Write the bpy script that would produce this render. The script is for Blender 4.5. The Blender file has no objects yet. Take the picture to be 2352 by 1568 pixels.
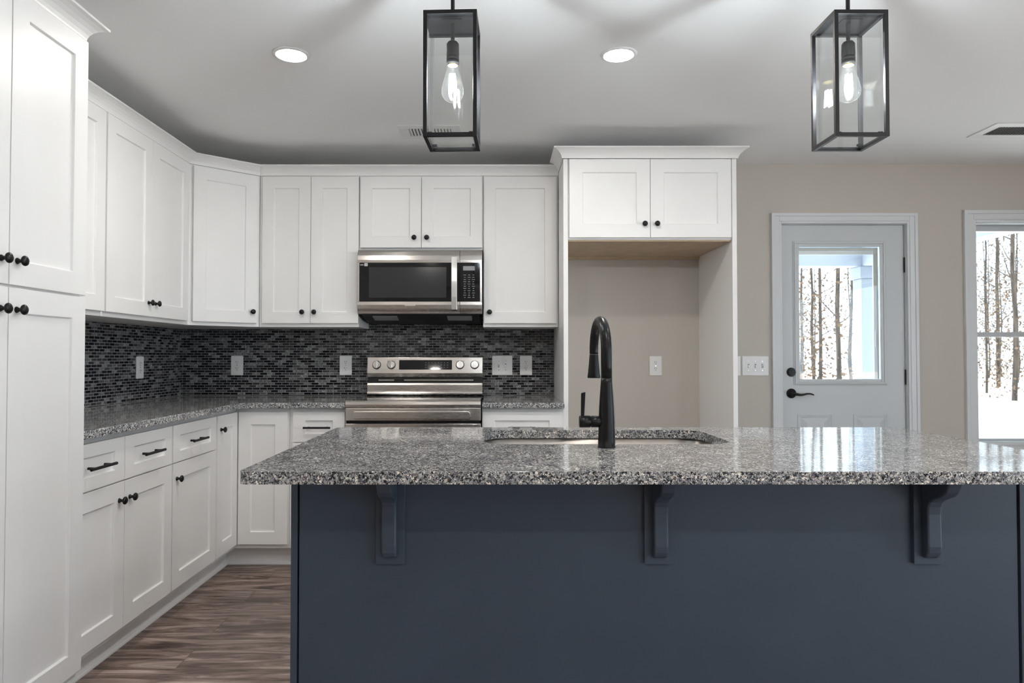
import bpy, bmesh, math, random
from mathutils import Vector, Matrix
random.seed(7)
S = bpy.context.scene
COL = S.collection
PI = math.pi

# ------------------------------------------------------------ camera
H_CAM = 1.183
cam_d = bpy.data.cameras.new('camera')
cam = bpy.data.objects.new('camera', cam_d); COL.objects.link(cam)
cam.location = (0, 0, H_CAM)
cam.rotation_euler = (PI / 2 + math.atan(34 / 1607), 0, 0)
cam_d.sensor_width = 36.0
cam_d.lens = 1607 / 2352 * 36.0
cam_d.shift_x = 34 / 2352
cam_d.clip_start = 0.02
cam_d.clip_end = 400
cam_d.dof.use_dof = True
cam_d.dof.focus_distance = 2.0
cam_d.dof.aperture_fstop = 9.0
S.camera = cam

# ------------------------------------------------------------ view, world, sun
vs = S.view_settings
vs.view_transform = 'Standard'; vs.look = 'None'; vs.gamma = 1.0
vs.use_curve_mapping = False
vs.exposure = 1.92
S.cycles.use_denoising = True
S.cycles.max_bounces = 10
S.cycles.diffuse_bounces = 6
S.cycles.glossy_bounces = 6
S.cycles.transmission_bounces = 8
S.cycles.transparent_max_bounces = 24
S.cycles.caustics_reflective = False
S.cycles.caustics_refractive = False
S.cycles.sample_clamp_indirect = 6.0

W = bpy.data.worlds.new('sky'); S.world = W; W.use_nodes = True
bg = W.node_tree.nodes['Background']
bg.inputs[0].default_value = (0.70, 0.86, 1.0, 1)
bg.inputs[1].default_value = 0.95

sun_d = bpy.data.lights.new('sun', 'SUN'); sun_d.energy = 4.2; sun_d.angle = math.radians(1.0)
sun_d.color = (1.0, 0.95, 0.88)
sun = bpy.data.objects.new('sun', sun_d); COL.objects.link(sun)
sun.rotation_euler = Vector((0.02, -0.46, -0.89)).to_track_quat('-Z', 'Y').to_euler()

CAN_W = 66.0        # emission of the recessed lamps
BULB_W = 360.0      # emission of the pendant filaments
DAY = 1.0

# ------------------------------------------------------------ node helpers
def new_mat(name):
    m = bpy.data.materials.new(name); m.use_nodes = True
    nt = m.node_tree
    return m, nt, nt.nodes['Principled BSDF'], nt.nodes['Material Output']

def plain(name, col, rough=0.5, metal=0.0, spec=0.5, noise=0.0, nscale=40, bump=0.0, bscale=200, coat=0.0):
    m, nt, b, o = new_mat(name)
    b.inputs['Base Color'].default_value = (*col, 1)
    b.inputs['Roughness'].default_value = rough
    b.inputs['Metallic'].default_value = metal
    b.inputs['Specular IOR Level'].default_value = spec
    b.inputs['Coat Weight'].default_value = coat
    tc = nt.nodes.new('ShaderNodeTexCoord')
    if noise > 0:
        n = nt.nodes.new('ShaderNodeTexNoise'); n.inputs['Scale'].default_value = nscale
        n.inputs['Detail'].default_value = 3
        nt.links.new(tc.outputs['Object'], n.inputs['Vector'])
        r = nt.nodes.new('ShaderNodeValToRGB')
        r.color_ramp.elements[0].position = 0.3; r.color_ramp.elements[1].position = 0.7
        r.color_ramp.elements[0].color = (*[c * (1 - noise) for c in col], 1)
        r.color_ramp.elements[1].color = (*[min(1, c * (1 + noise)) for c in col], 1)
        nt.links.new(n.outputs['Fac'], r.inputs['Fac'])
        nt.links.new(r.outputs['Color'], b.inputs['Base Color'])
    if bump > 0:
        n2 = nt.nodes.new('ShaderNodeTexNoise'); n2.inputs['Scale'].default_value = bscale
        nt.links.new(tc.outputs['Object'], n2.inputs['Vector'])
        bp = nt.nodes.new('ShaderNodeBump'); bp.inputs['Strength'].default_value = bump
        bp.inputs['Distance'].default_value = 0.001
        nt.links.new(n2.outputs['Fac'], bp.inputs['Height'])
        nt.links.new(bp.outputs['Normal'], b.inputs['Normal'])
    return m

def emitter(name, col, strength):
    m, nt, b, o = new_mat(name)
    b.inputs['Base Color'].default_value = (*col, 1)
    b.inputs['Emission Color'].default_value = (*col, 1)
    b.inputs['Emission Strength'].default_value = strength
    return m

def thin_glass(name, tint=(0.97, 0.98, 0.98), refl=1.0, glow=0.0):
    m, nt, b, o = new_mat(name)
    nt.nodes.remove(b)
    tr = nt.nodes.new('ShaderNodeBsdfTransparent'); tr.inputs[0].default_value = (*tint, 1)
    gl = nt.nodes.new('ShaderNodeBsdfGlossy'); gl.inputs['Roughness'].default_value = 0.0
    gl.inputs['Color'].default_value = (refl, refl, refl, 1)
    lw = nt.nodes.new('ShaderNodeLayerWeight'); lw.inputs['Blend'].default_value = 0.5
    pw = nt.nodes.new('ShaderNodeMath'); pw.operation = 'POWER'; pw.inputs[1].default_value = 5.0
    nt.links.new(lw.outputs['Facing'], pw.inputs[0])
    ma = nt.nodes.new('ShaderNodeMath'); ma.operation = 'MULTIPLY_ADD'; ma.inputs[1].default_value = 0.95; ma.inputs[2].default_value = 0.045
    nt.links.new(pw.outputs[0], ma.inputs[0])
    mx = nt.nodes.new('ShaderNodeMixShader')
    nt.links.new(ma.outputs[0], mx.inputs[0])
    nt.links.new(tr.outputs[0], mx.inputs[1]); nt.links.new(gl.outputs[0], mx.inputs[2])
    last = mx
    if glow > 0:
        em = nt.nodes.new('ShaderNodeEmission'); em.inputs[0].default_value = (0.93, 0.97, 1, 1)
        em.inputs[1].default_value = glow
        ad = nt.nodes.new('ShaderNodeAddShader')
        nt.links.new(mx.outputs[0], ad.inputs[0]); nt.links.new(em.outputs[0], ad.inputs[1]); last = ad
    nt.links.new(last.outputs[0], o.inputs['Surface'])
    return m

def N(nt, t, **kw):
    n = nt.nodes.new(t)
    for k, v in kw.items():
        setattr(n, k, v)
    return n

def ramp(nt, stops, interp='LINEAR'):
    r = nt.nodes.new('ShaderNodeValToRGB'); cr = r.color_ramp; cr.interpolation = interp
    while len(cr.elements) < len(stops): cr.elements.new(0.5)
    for e, (p, c) in zip(cr.elements, stops):
        e.position = p; e.color = (*c, 1) if len(c) == 3 else c
    return r

def granite_mat(name, scale=1.0, gain=1.0):
    m, nt, b, o = new_mat(name)
    L = nt.links.new
    tc = N(nt, 'ShaderNodeTexCoord')
    nz = N(nt, 'ShaderNodeTexNoise'); nz.inputs['Scale'].default_value = 160; nz.inputs['Detail'].default_value = 2
    L(tc.outputs['Object'], nz.inputs['Vector'])
    ms = N(nt, 'ShaderNodeMixRGB', blend_type='LINEAR_LIGHT'); ms.inputs[0].default_value = 0.006
    L(tc.outputs['Object'], ms.inputs[1]); L(nz.outputs['Color'], ms.inputs[2])
    def vor(sc, f='F1'):
        v = N(nt, 'ShaderNodeTexVoronoi'); v.feature = f; v.inputs['Scale'].default_value = sc * scale
        L(ms.outputs[0], v.inputs['Vector'])
        sp = N(nt, 'ShaderNodeSeparateColor'); L(v.outputs['Color'], sp.inputs[0])
        return sp
    a = vor(255); c = vor(160); d = vor(470)
    g = gain
    k = lambda r, gg, bb: (r * g, gg * g, bb * g)
    ra = ramp(nt, [(0.0, k(.012, .013, .016)), (0.2, k(.04, .044, .052)), (0.36, k(.10, .105, .115)), (0.55, k(.20, .205, .215)),
                   (0.74, k(.33, .325, .315)), (0.88, k(.50, .48, .44)), (0.96, k(.66, .62, .55))], 'CONSTANT')
    L(a.outputs[0], ra.inputs[0])
    rc = ramp(nt, [(0.0, k(.02, .021, .025)), (0.25, k(.09, .095, .105)), (0.5, k(.19, .19, .20)), (0.75, k(.36, .35, .33)),
                   (0.94, k(.10, .075, .065))], 'CONSTANT')
    L(c.outputs[1], rc.inputs[0])
    rd = ramp(nt, [(0.0, k(.015, .016, .02)), (0.3, k(.13, .135, .145)), (0.6, k(.28, .28, .28)), (0.85, k(.52, .5, .46))], 'CONSTANT')
    L(d.outputs[2], rd.inputs[0])
    s1 = ramp(nt, [(0.0, (0, 0, 0)), (0.58, (1, 1, 1))], 'CONSTANT'); L(a.outputs[2], s1.inputs[0])
    m1 = N(nt, 'ShaderNodeMixRGB'); L(s1.outputs[0], m1.inputs[0]); L(ra.outputs[0], m1.inputs[1]); L(rc.outputs[0], m1.inputs[2])
    s2 = ramp(nt, [(0.0, (0, 0, 0)), (0.72, (1, 1, 1))], 'CONSTANT'); L(c.outputs[0], s2.inputs[0])
    m2 = N(nt, 'ShaderNodeMixRGB'); L(s2.outputs[0], m2.inputs[0]); L(m1.outputs[0], m2.inputs[1]); L(rd.outputs[0], m2.inputs[2])
    big = N(nt, 'ShaderNodeTexNoise'); big.inputs['Scale'].default_value = 16; big.inputs['Detail'].default_value = 3
    L(tc.outputs['Object'], big.inputs['Vector'])
    rb = ramp(nt, [(0.3, (.72, .72, .74)), (0.7, (1.2, 1.2, 1.18))]); L(big.outputs['Fac'], rb.inputs[0])
    m3 = N(nt, 'ShaderNodeMixRGB', blend_type='MULTIPLY'); m3.inputs[0].default_value = 1
    L(m2.outputs[0], m3.inputs[1]); L(rb.outputs[0], m3.inputs[2])
    L(m3.outputs[0], b.inputs['Base Color'])
    b.inputs['Roughness'].default_value = 0.07
    b.inputs['Specular IOR Level'].default_value = 0.5
    return m

def mosaic_mat(name):
    """thin glass and stone bricks, 48 x 16 mm, random black / charcoal / grey marble, each tilted a little"""
    m, nt, b, o = new_mat(name)
    L = nt.links.new
    tc = N(nt, 'ShaderNodeTexCoord'); sp = N(nt, 'ShaderNodeSeparateXYZ'); L(tc.outputs['Object'], sp.inputs[0])
    ad = N(nt, 'ShaderNodeMath', operation='ADD'); L(sp.outputs[0], ad.inputs[0]); L(sp.outputs[1], ad.inputs[1])
    cb = N(nt, 'ShaderNodeCombineXYZ'); L(ad.outputs[0], cb.inputs[0]); L(sp.outputs[2], cb.inputs[1])
    bk = N(nt, 'ShaderNodeTexBrick'); L(cb.outputs[0], bk.inputs['Vector'])
    bk.offset = 0.5; bk.squash = 1.0
    bk.inputs['Scale'].default_value = 1.0
    bk.inputs['Brick Width'].default_value = 0.0485
    bk.inputs['Row Height'].default_value = 0.0163
    bk.inputs['Mortar Size'].default_value = 0.0015
    bk.inputs['Mortar Smooth'].default_value = 0.1
    bk.inputs['Bias'].default_value = 0.0
    bk.inputs['Color1'].default_value = (0, 0, 0, 1); bk.inputs['Color2'].default_value = (1, 1, 1, 1)
    bk.inputs['Mortar'].default_value = (.5, .5, .5, 1)
    wn = N(nt, 'ShaderNodeTexWhiteNoise', noise_dimensions='1D'); L(bk.outputs['Color'], wn.inputs['W'])
    nz = N(nt, 'ShaderNodeTexNoise'); nz.inputs['Scale'].default_value = 70; nz.inputs['Detail'].default_value = 5; nz.inputs['Distortion'].default_value = 1.5
    L(tc.outputs['Object'], nz.inputs['Vector'])
    vein = ramp(nt, [(0.36, (.05, .051, .054)), (0.52, (.14, .14, .145)), (0.66, (.40, .41, .41))]); L(nz.outputs['Fac'], vein.inputs[0])
    base = ramp(nt, [(0.0, (.003, .004, .007)), (0.48, (.036, .036, .040)), (0.64, (.080, .078, .084))], 'CONSTANT'); L(wn.outputs['Value'], base.inputs[0])
    ism = ramp(nt, [(0.0, (0, 0, 0)), (0.78, (1, 1, 1))], 'CONSTANT'); L(wn.outputs['Value'], ism.inputs[0])
    m1 = N(nt, 'ShaderNodeMixRGB'); L(ism.outputs[0], m1.inputs[0]); L(base.outputs[0], m1.inputs[1]); L(vein.outputs[0], m1.inputs[2])
    m2 = N(nt, 'ShaderNodeMixRGB'); L(bk.outputs['Fac'], m2.inputs[0]); L(m1.outputs[0], m2.inputs[1]); m2.inputs[2].default_value = (.30, .295, .30, 1)
    L(m2.outputs[0], b.inputs['Base Color'])
    rr = ramp(nt, [(0.0, (.08, .08, .08)), (0.40, (.20, .20, .20)), (0.82, (.28, .28, .28))], 'CONSTANT'); L(wn.outputs['Value'], rr.inputs[0])
    m4 = N(nt, 'ShaderNodeMixRGB'); L(bk.outputs['Fac'], m4.inputs[0]); L(rr.outputs[0], m4.inputs[1]); m4.inputs[2].default_value = (.75, .75, .75, 1)
    L(m4.outputs[0], b.inputs['Roughness'])
    # tilt
    gm = N(nt, 'ShaderNodeNewGeometry')
    sb = N(nt, 'ShaderNodeVectorMath', operation='SUBTRACT'); L(wn.outputs['Color'], sb.inputs[0]); sb.inputs[1].default_value = (.5, .5, .5)
    sc = N(nt, 'ShaderNodeVectorMath', operation='SCALE'); L(sb.outputs[0], sc.inputs[0]); sc.inputs['Scale'].default_value = 0.20
    av = N(nt, 'ShaderNodeVectorMath', operation='ADD'); L(gm.outputs['Normal'], av.inputs[0]); L(sc.outputs[0], av.inputs[1])
    nv = N(nt, 'ShaderNodeVectorMath', operation='NORMALIZE'); L(av.outputs[0], nv.inputs[0])
    bp = N(nt, 'ShaderNodeBump'); bp.invert = True; bp.inputs['Strength'].default_value = 0.7; bp.inputs['Distance'].default_value = 0.001
    L(bk.outputs['Fac'], bp.inputs['Height']); L(nv.outputs[0], bp.inputs['Normal'])
    L(bp.outputs[0], b.inputs['Normal'])
    return m

def plank_mat(name):
    m, nt, b, o = new_mat(name)
    L = nt.links.new
    tc = N(nt, 'ShaderNodeTexCoord')
    bk = N(nt, 'ShaderNodeTexBrick'); L(tc.outputs['Object'], bk.inputs['Vector'])
    bk.offset = 0.37; bk.inputs['Scale'].default_value = 1
    bk.inputs['Brick Width'].default_value = 1.22; bk.inputs['Row Height'].default_value = 0.178
    bk.inputs['Mortar Size'].default_value = 0.0010; bk.inputs['Mortar Smooth'].default_value = 0.3
    bk.inputs['Color1'].default_value = (0, 0, 0, 1); bk.inputs['Color2'].default_value = (1, 1, 1, 1); bk.inputs['Mortar'].default_value = (.5, .5, .5, 1)
    wn = N(nt, 'ShaderNodeTexWhiteNoise', noise_dimensions='1D'); L(bk.outputs['Color'], wn.inputs['W'])
    sh = N(nt, 'ShaderNodeVectorMath', operation='SCALE'); L(wn.outputs['Color'], sh.inputs[0]); sh.inputs['Scale'].default_value = 7
    ad = N(nt, 'ShaderNodeVectorMath', operation='ADD'); L(tc.outputs['Object'], ad.inputs[0]); L(sh.outputs[0], ad.inputs[1])
    def grain(sx, sy, det, dist, sc):
        mp = N(nt, 'ShaderNodeMapping'); mp.inputs['Scale'].default_value = (sx, sy, 1); L(ad.outputs[0], mp.inputs['Vector'])
        n = N(nt, 'ShaderNodeTexNoise'); n.inputs['Scale'].default_value = sc; n.inputs['Detail'].default_value = det
        n.inputs['Roughness'].default_value = 0.65; n.inputs['Distortion'].default_value = dist; L(mp.outputs[0], n.inputs['Vector'])
        return n
    g1 = grain(1.2, 7.5, 8, 1.8, 1.7); g2 = grain(2.2, 75, 4, 0.4, 3)
    r1 = ramp(nt, [(0.26, (.032, .022, .019)), (0.40, (.11, .077, .066)), (0.51, (.24, .182, .158)), (0.62, (.42, .34, .305)), (0.73, (.66, .58, .53))]); L(g1.outputs['Fac'], r1.inputs[0])
    r2 = ramp(nt, [(0.3, (.74, .73, .72)), (0.7, (1.30, 1.26, 1.24))]); L(g2.outputs['Fac'], r2.inputs[0])
    mu = N(nt, 'ShaderNodeMixRGB', blend_type='MULTIPLY'); mu.inputs[0].default_value = 1; L(r1.outputs[0], mu.inputs[1]); L(r2.outputs[0], mu.inputs[2])
    pv = ramp(nt, [(0, (.78, .78, .78)), (1, (1.18, 1.15, 1.14))]); L(wn.outputs['Value'], pv.inputs[0])
    mv = N(nt, 'ShaderNodeMixRGB', blend_type='MULTIPLY'); mv.inputs[0].default_value = 1; L(mu.outputs[0], mv.inputs[1]); L(pv.outputs[0], mv.inputs[2])
    mg = N(nt, 'ShaderNodeMixRGB'); L(bk.outputs['Fac'], mg.inputs[0]); L(mv.outputs[0], mg.inputs[1]); mg.inputs[2].default_value = (.03, .022, .018, 1)
    L(mg.outputs[0], b.inputs['Base Color'])
    b.inputs['Roughness'].default_value = 0.42
    bp = N(nt, 'ShaderNodeBump'); bp.inputs['Strength'].default_value = 0.25; bp.inputs['Distance'].default_value = 0.001
    L(g2.outputs['Fac'], bp.inputs['Height']); L(bp.outputs[0], b.inputs['Normal'])
    return m

def steel_mat(name, col=(.60, .57, .54), rough=0.26, axis=0):
    m, nt, b, o = new_mat(name)
    L = nt.links.new
    b.inputs['Base Color'].default_value = (*col, 1); b.inputs['Metallic'].default_value = 1.0
    tc = N(nt, 'ShaderNodeTexCoord')
    mp = N(nt, 'ShaderNodeMapping')
    sc = [2200, 2200, 2200]; sc[axis] = 25
    mp.inputs['Scale'].default_value = sc; L(tc.outputs['Object'], mp.inputs['Vector'])
    n = N(nt, 'ShaderNodeTexNoise'); n.inputs['Scale'].default_value = 1; n.inputs['Detail'].default_value = 2; L(mp.outputs[0], n.inputs['Vector'])
    r = ramp(nt, [(0.3, (rough - .015,) * 3), (0.7, (rough + .02,) * 3)]); L(n.outputs['Fac'], r.inputs[0])
    L(r.outputs[0], b.inputs['Roughness'])
    b.inputs['Anisotropic'].default_value = 0.7
    tg = N(nt, 'ShaderNodeTangent'); tg.direction_type = 'RADIAL'; tg.axis = 'Z'; L(tg.outputs[0], b.inputs['Tangent'])
    b.inputs['Anisotropic Rotation'].default_value = 0.25 if axis == 0 else 0.0
    return m

def bark_mat(name, c0, c1):
    m, nt, b, o = new_mat(name)
    L = nt.links.new
    tc = N(nt, 'ShaderNodeTexCoord'); mp = N(nt, 'ShaderNodeMapping'); mp.inputs['Scale'].default_value = (14, 14, 2); L(tc.outputs['Object'], mp.inputs['Vector'])
    n = N(nt, 'ShaderNodeTexNoise'); n.inputs['Scale'].default_value = 1; n.inputs['Detail'].default_value = 5; L(mp.outputs[0], n.inputs['Vector'])
    r = ramp(nt, [(0.3, c0), (0.7, c1)]); L(n.outputs['Fac'], r.inputs[0]); L(r.outputs[0], b.inputs['Base Color'])
    b.inputs['Roughness'].default_value = 0.9
    return m

def bead_mat(name, col):
    """painted boards with fine joints along y"""
    m, nt, b, o = new_mat(name)
    L = nt.links.new
    tc = N(nt, 'ShaderNodeTexCoord')
    bk = N(nt, 'ShaderNodeTexBrick'); L(tc.outputs['Object'], bk.inputs['Vector'])
    bk.inputs['Scale'].default_value = 1; bk.inputs['Brick Width'].default_value = 0.30; bk.inputs['Row Height'].default_value = 30
    bk.inputs['Mortar Size'].default_value = 0.006; bk.offset = 0
    bk.inputs['Color1'].default_value = (*col, 1); bk.inputs['Color2'].default_value = (*col, 1); bk.inputs['Mortar'].default_value = (*[c * .6 for c in col], 1)
    L(bk.outputs['Color'], b.inputs['Base Color']); b.inputs['Roughness'].default_value = 0.6
    return m

MT = {
    'white': plain('white_cabinet_paint', (.86, .853, .842), .38, noise=.012, nscale=5),
    'trim': plain('white_trim_paint', (.80, .80, .80), .35),
    'ceil': plain('ceiling_paint', (.88, .88, .88), .9, bump=.12, bscale=300),
    'wall': plain('greige_wall_paint', (.575, .535, .485), .85, bump=.15, bscale=350),
    'doorpaint': plain('grey_white_door_paint', (.58, .605, .62), .4),
    'outlet': plain('white_plastic', (.84, .84, .84), .3),
    'slot': plain('dark_slot', (.03, .03, .03), .6),
    'bronze': plain('oil_rubbed_bronze', (.012, .012, .013), .30, metal=.5),
    'black': plain('matte_black_metal', (.010, .010, .012), .45, spec=.3),
    'faucet': plain('satin_black_metal', (.014, .014, .015), .30, metal=.6),
    'navy': plain('charcoal_blue_paint', (.060, .084, .120), .38, noise=.05, nscale=4, bump=.05, bscale=900),
    'maple': plain('raw_maple_panel', (.52, .40, .28), .6, noise=.08, nscale=12),
    'steel': steel_mat('brushed_steel_across', axis=0),
    'steelv': steel_mat('brushed_steel_upright', (.62, .60, .58), .3, axis=2),
    'sink': steel_mat('sink_steel', (.58, .54, .50), .32, axis=0),
    'chrome': plain('polished_knob_metal', (.72, .70, .68), .18, metal=1.0),
    'bglass': plain('black_glass', (.008, .009, .011), .04, spec=.6),
    'mwin': plain('dotted_oven_window', (.034, .036, .040), .12, spec=.6, noise=.25, nscale=900),
    'blackp': plain('black_plastic', (.012, .012, .013), .35),
    'greyp': plain('grey_print', (.30, .30, .31), .5),
    'lightp': plain('pale_print', (.62, .61, .60), .5),
    'filter': plain('grey_vent_filter', (.42, .41, .41), .45),
    'granite': granite_mat('speckled_granite', gain=1.8),
    'tile': mosaic_mat('black_grey_mosaic'),
    'floor': plank_mat('brown_vinyl_planks'),
    'glass': thin_glass('clear_pane', (.985, .995, .993)),
    'winglass': thin_glass('window_pane', (.97, .98, .97)),
    'bulbglass': thin_glass('bulb_glass', (.99, .995, .995), glow=.03),
    'filament': emitter('glowing_filament', (.90, .96, 1.0), BULB_W),
    'can': emitter('lamp_lens', (1.0, .955, .90), CAN_W),
    'brass': plain('warm_brass', (.75, .58, .22), .35, metal=.8),
    'bpost': plain('porch_white_in_shade', (.40, .465, .56), .5),  # white beam paint, porch shade put into the colour
    'postshade': plain('porch_post_shade_tone', (.27, .32, .40), .5),  # white post toned darker and bluer to stand for shade
    'casing': plain('white_casing_paint', (.70, .72, .735), .38),
    'porchceil': bead_mat('porch_boards', (.62, .70, .74)),
    'bark': bark_mat('grey_brown_bark', (.014, .011, .009), (.10, .075, .058)),
    'leaf': plain('dry_brown_leaves', (.10, .062, .034), .85, noise=.4, nscale=3),
    'green': plain('dull_green_leaves', (.045, .055, .02), .85, noise=.4, nscale=3),
    'ground': plain('pale_bare_ground', (.70, .70, .70), .95, noise=.06, nscale=.6),
    'concrete': plain('porch_concrete', (.62, .61, .60), .9),
    'blind': plain('blind_slats', (.62, .63, .63), .5),
    'screen': plain('vinyl_frame', (.55, .57, .59), .4),
}

# ------------------------------------------------------------ mesh helpers
class M:
    def __init__(self): self.bm = bmesh.new()
    def box(self, x0, y0, z0, x1, y1, z1):
        if x1 < x0: x0, x1 = x1, x0
        if y1 < y0: y0, y1 = y1, y0
        if z1 < z0: z0, z1 = z1, z0
        v = [self.bm.verts.new(p) for p in ((x0, y0, z0), (x1, y0, z0), (x1, y1, z0), (x0, y1, z0), (x0, y0, z1), (x1, y0, z1), (x1, y1, z1), (x0, y1, z1))]
        for f in ((3, 2, 1, 0), (4, 5, 6, 7), (0, 1, 5, 4), (1, 2, 6, 5), (2, 3, 7, 6), (3, 0, 4, 7)): self.bm.faces.new([v[i] for i in f])
        return self
    def prism(self, poly, a, b, axis='z'):
        """poly in the other two axes (x,y for z; x,z for y; y,z for x), from a to b along axis"""
        def P(p, t): return {'z': (p[0], p[1], t), 'y': (p[0], t, p[1]), 'x': (t, p[0], p[1])}[axis]
        lo = [self.bm.verts.new(P(p, a)) for p in poly]; hi = [self.bm.verts.new(P(p, b)) for p in poly]
        n = len(poly)
        fs = [self.bm.faces.new(lo), self.bm.faces.new(hi)]
        for i in range(n): fs.append(self.bm.faces.new((lo[i], lo[(i + 1) % n], hi[(i + 1) % n], hi[i])))
        bmesh.ops.recalc_face_normals(self.bm, faces=fs)
        return self
    def lathe(self, prof, c, axis='z', n=24, sign=1):
        """prof: (radius, distance along axis) from c"""
        c = Vector(c)
        def P(r, d, t):
            a, b = r * math.cos(t), r * math.sin(t); d *= sign
            return c + Vector({'z': (a, b, d), 'y': (a, d, b), 'x': (d, a, b)}[axis])
        rings = []
        for r, d in prof:
            if r < 1e-6: rings.append([self.bm.verts.new(P(0, d, 0))])
            else: rings.append([self.bm.verts.new(P(r, d, 2 * PI * i / n)) for i in range(n)])
        fs = []
        for A, B in zip(rings, rings[1:]):
            if len(A) == 1 and len(B) == 1: continue
            for i in range(n):
                j = (i + 1) % n
                if len(A) == 1: fs.append(self.bm.faces.new((A[0], B[i], B[j])))
                elif len(B) == 1: fs.append(self.bm.faces.new((A[i], A[j], B[0])))
                else: fs.append(self.bm.faces.new((A[i], A[j], B[j], B[i])))
        for R in (rings[0], rings[-1]):
            if len(R) > 1: fs.append(self.bm.faces.new(R))
        bmesh.ops.recalc_face_normals(self.bm, faces=fs)
        return self
    def tube(self, pts, rad, n=14, flat=(1, 1)):
        pts = [Vector(p) for p in pts]
        if not hasattr(rad, '__len__'): rad = [rad] * len(pts)
        rings = []; up = None
        for i, p in enumerate(pts):
            t = (pts[min(i + 1, len(pts) - 1)] - pts[max(i - 1, 0)]).normalized()
            if up is None:
                up = Vector((0, 0, 1)) if abs(t.z) < .9 else Vector((1, 0, 0))
            a = up - t * up.dot(t); a.normalize(); b = t.cross(a); up = a
            rings.append([self.bm.verts.new(p + rad[i] * (flat[0] * a * math.cos(2 * PI * k / n) + flat[1] * b * math.sin(2 * PI * k / n))) for k in range(n)])
        fs = []
        for A, B in zip(rings, rings[1:]):
            for k in range(n): fs.append(self.bm.faces.new((A[k], A[(k + 1) % n], B[(k + 1) % n], B[k])))
        fs.append(self.bm.faces.new(rings[0])); fs.append(self.bm.faces.new(rings[-1]))
        bmesh.ops.recalc_face_normals(self.bm, faces=fs)
        return self
    def shaker(self, x0, x1, z0, z1, st=.070, rail=None, y=0.0, t=.0195, rec=.009, sl=.003):
        """flat frame around a recessed panel, front at y facing -y"""
        rail = st if rail is None else rail
        def ring(d0x, d0z, yy): return [self.bm.verts.new((xx, yy, zz)) for xx, zz in ((x0 + d0x, z0 + d0z), (x1 - d0x, z0 + d0z), (x1 - d0x, z1 - d0z), (x0 + d0x, z1 - d0z))]
        b_ = ring(0, 0, y + t); a_ = ring(0, 0, y); i_ = ring(st, rail, y); r_ = ring(st + sl, rail + sl, y + rec)
        fs = [self.bm.faces.new(b_[::-1]), self.bm.faces.new(r_)]
        for A, B in ((b_, a_), (a_, i_), (i_, r_)):
            for k in range(4): fs.append(self.bm.faces.new((A[k], A[(k + 1) % 4], B[(k + 1) % 4], B[k])))
        bmesh.ops.recalc_face_normals(self.bm, faces=fs)
        return self
    def sweep(self, prof, path, closed=False):
        """prof (out, z) swept along a plan path; out is to the right-hand side of travel; mitred"""
        pts = [Vector((p[0], p[1])) for p in path]; n = len(pts)
        nor = []
        for i in range(n - 1):
            d = (pts[i + 1] - pts[i]).normalized(); nor.append(Vector((d.y, -d.x)))
        rings = []
        for i in range(n):
            if i == 0: m = nor[0]
            elif i == n - 1: m = nor[-1]
            else:
                m = (nor[i - 1] + nor[i]); m = m / (m.length_squared / 2) if m.length > 1e-6 else nor[i]
            rings.append([self.bm.verts.new((pts[i].x + m.x * o, pts[i].y + m.y * o, z)) for o, z in prof])
        fs = []; k = len(prof)
        for A, B in zip(rings, rings[1:]):
            for j in range(k): fs.append(self.bm.faces.new((A[j], A[(j + 1) % k], B[(j + 1) % k], B[j])))
        fs.append(self.bm.faces.new(rings[0])); fs.append(self.bm.faces.new(rings[-1]))
        bmesh.ops.recalc_face_normals(self.bm, faces=fs)
        return self
    def slab(self, outer, z0, z1, holes=()):
        es = []
        for loop in (outer, *holes):
            vs_ = [self.bm.verts.new((p[0], p[1], z0)) for p in loop]
            for i in range(len(vs_)): es.append(self.bm.edges.new((vs_[i], vs_[(i + 1) % len(vs_)])))
        r = bmesh.ops.triangle_fill(self.bm, edges=es, use_beauty=True)
        fs = [g for g in r['geom'] if isinstance(g, bmesh.types.BMFace)]
        e = bmesh.ops.extrude_face_region(self.bm, geom=fs)
        for g in e['geom']:
            if isinstance(g, bmesh.types.BMVert): g.co.z = z1
        bmesh.ops.recalc_face_normals(self.bm, faces=self.bm.faces[:])
        return self
    def build(self, name, mat, parent=None, bevel=0.0, seg=2, smooth=False, loc=None, rz=0.0):
        me = bpy.data.meshes.new(name); self.bm.to_mesh(me); self.bm.free()
        me.materials.append(MT[mat])
        o = bpy.data.objects.new(name, me); COL.objects.link(o)
        if smooth: me.shade_smooth()
        if parent is not None: o.parent = parent
        if loc is not None: o.location = loc
        o.rotation_euler.z = rz
        if bevel > 0:
            b = o.modifiers.new('bevel', 'BEVEL'); b.width = bevel; b.segments = seg; b.limit_method = 'ANGLE'; b.angle_limit = math.radians(40)
        return o

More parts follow.
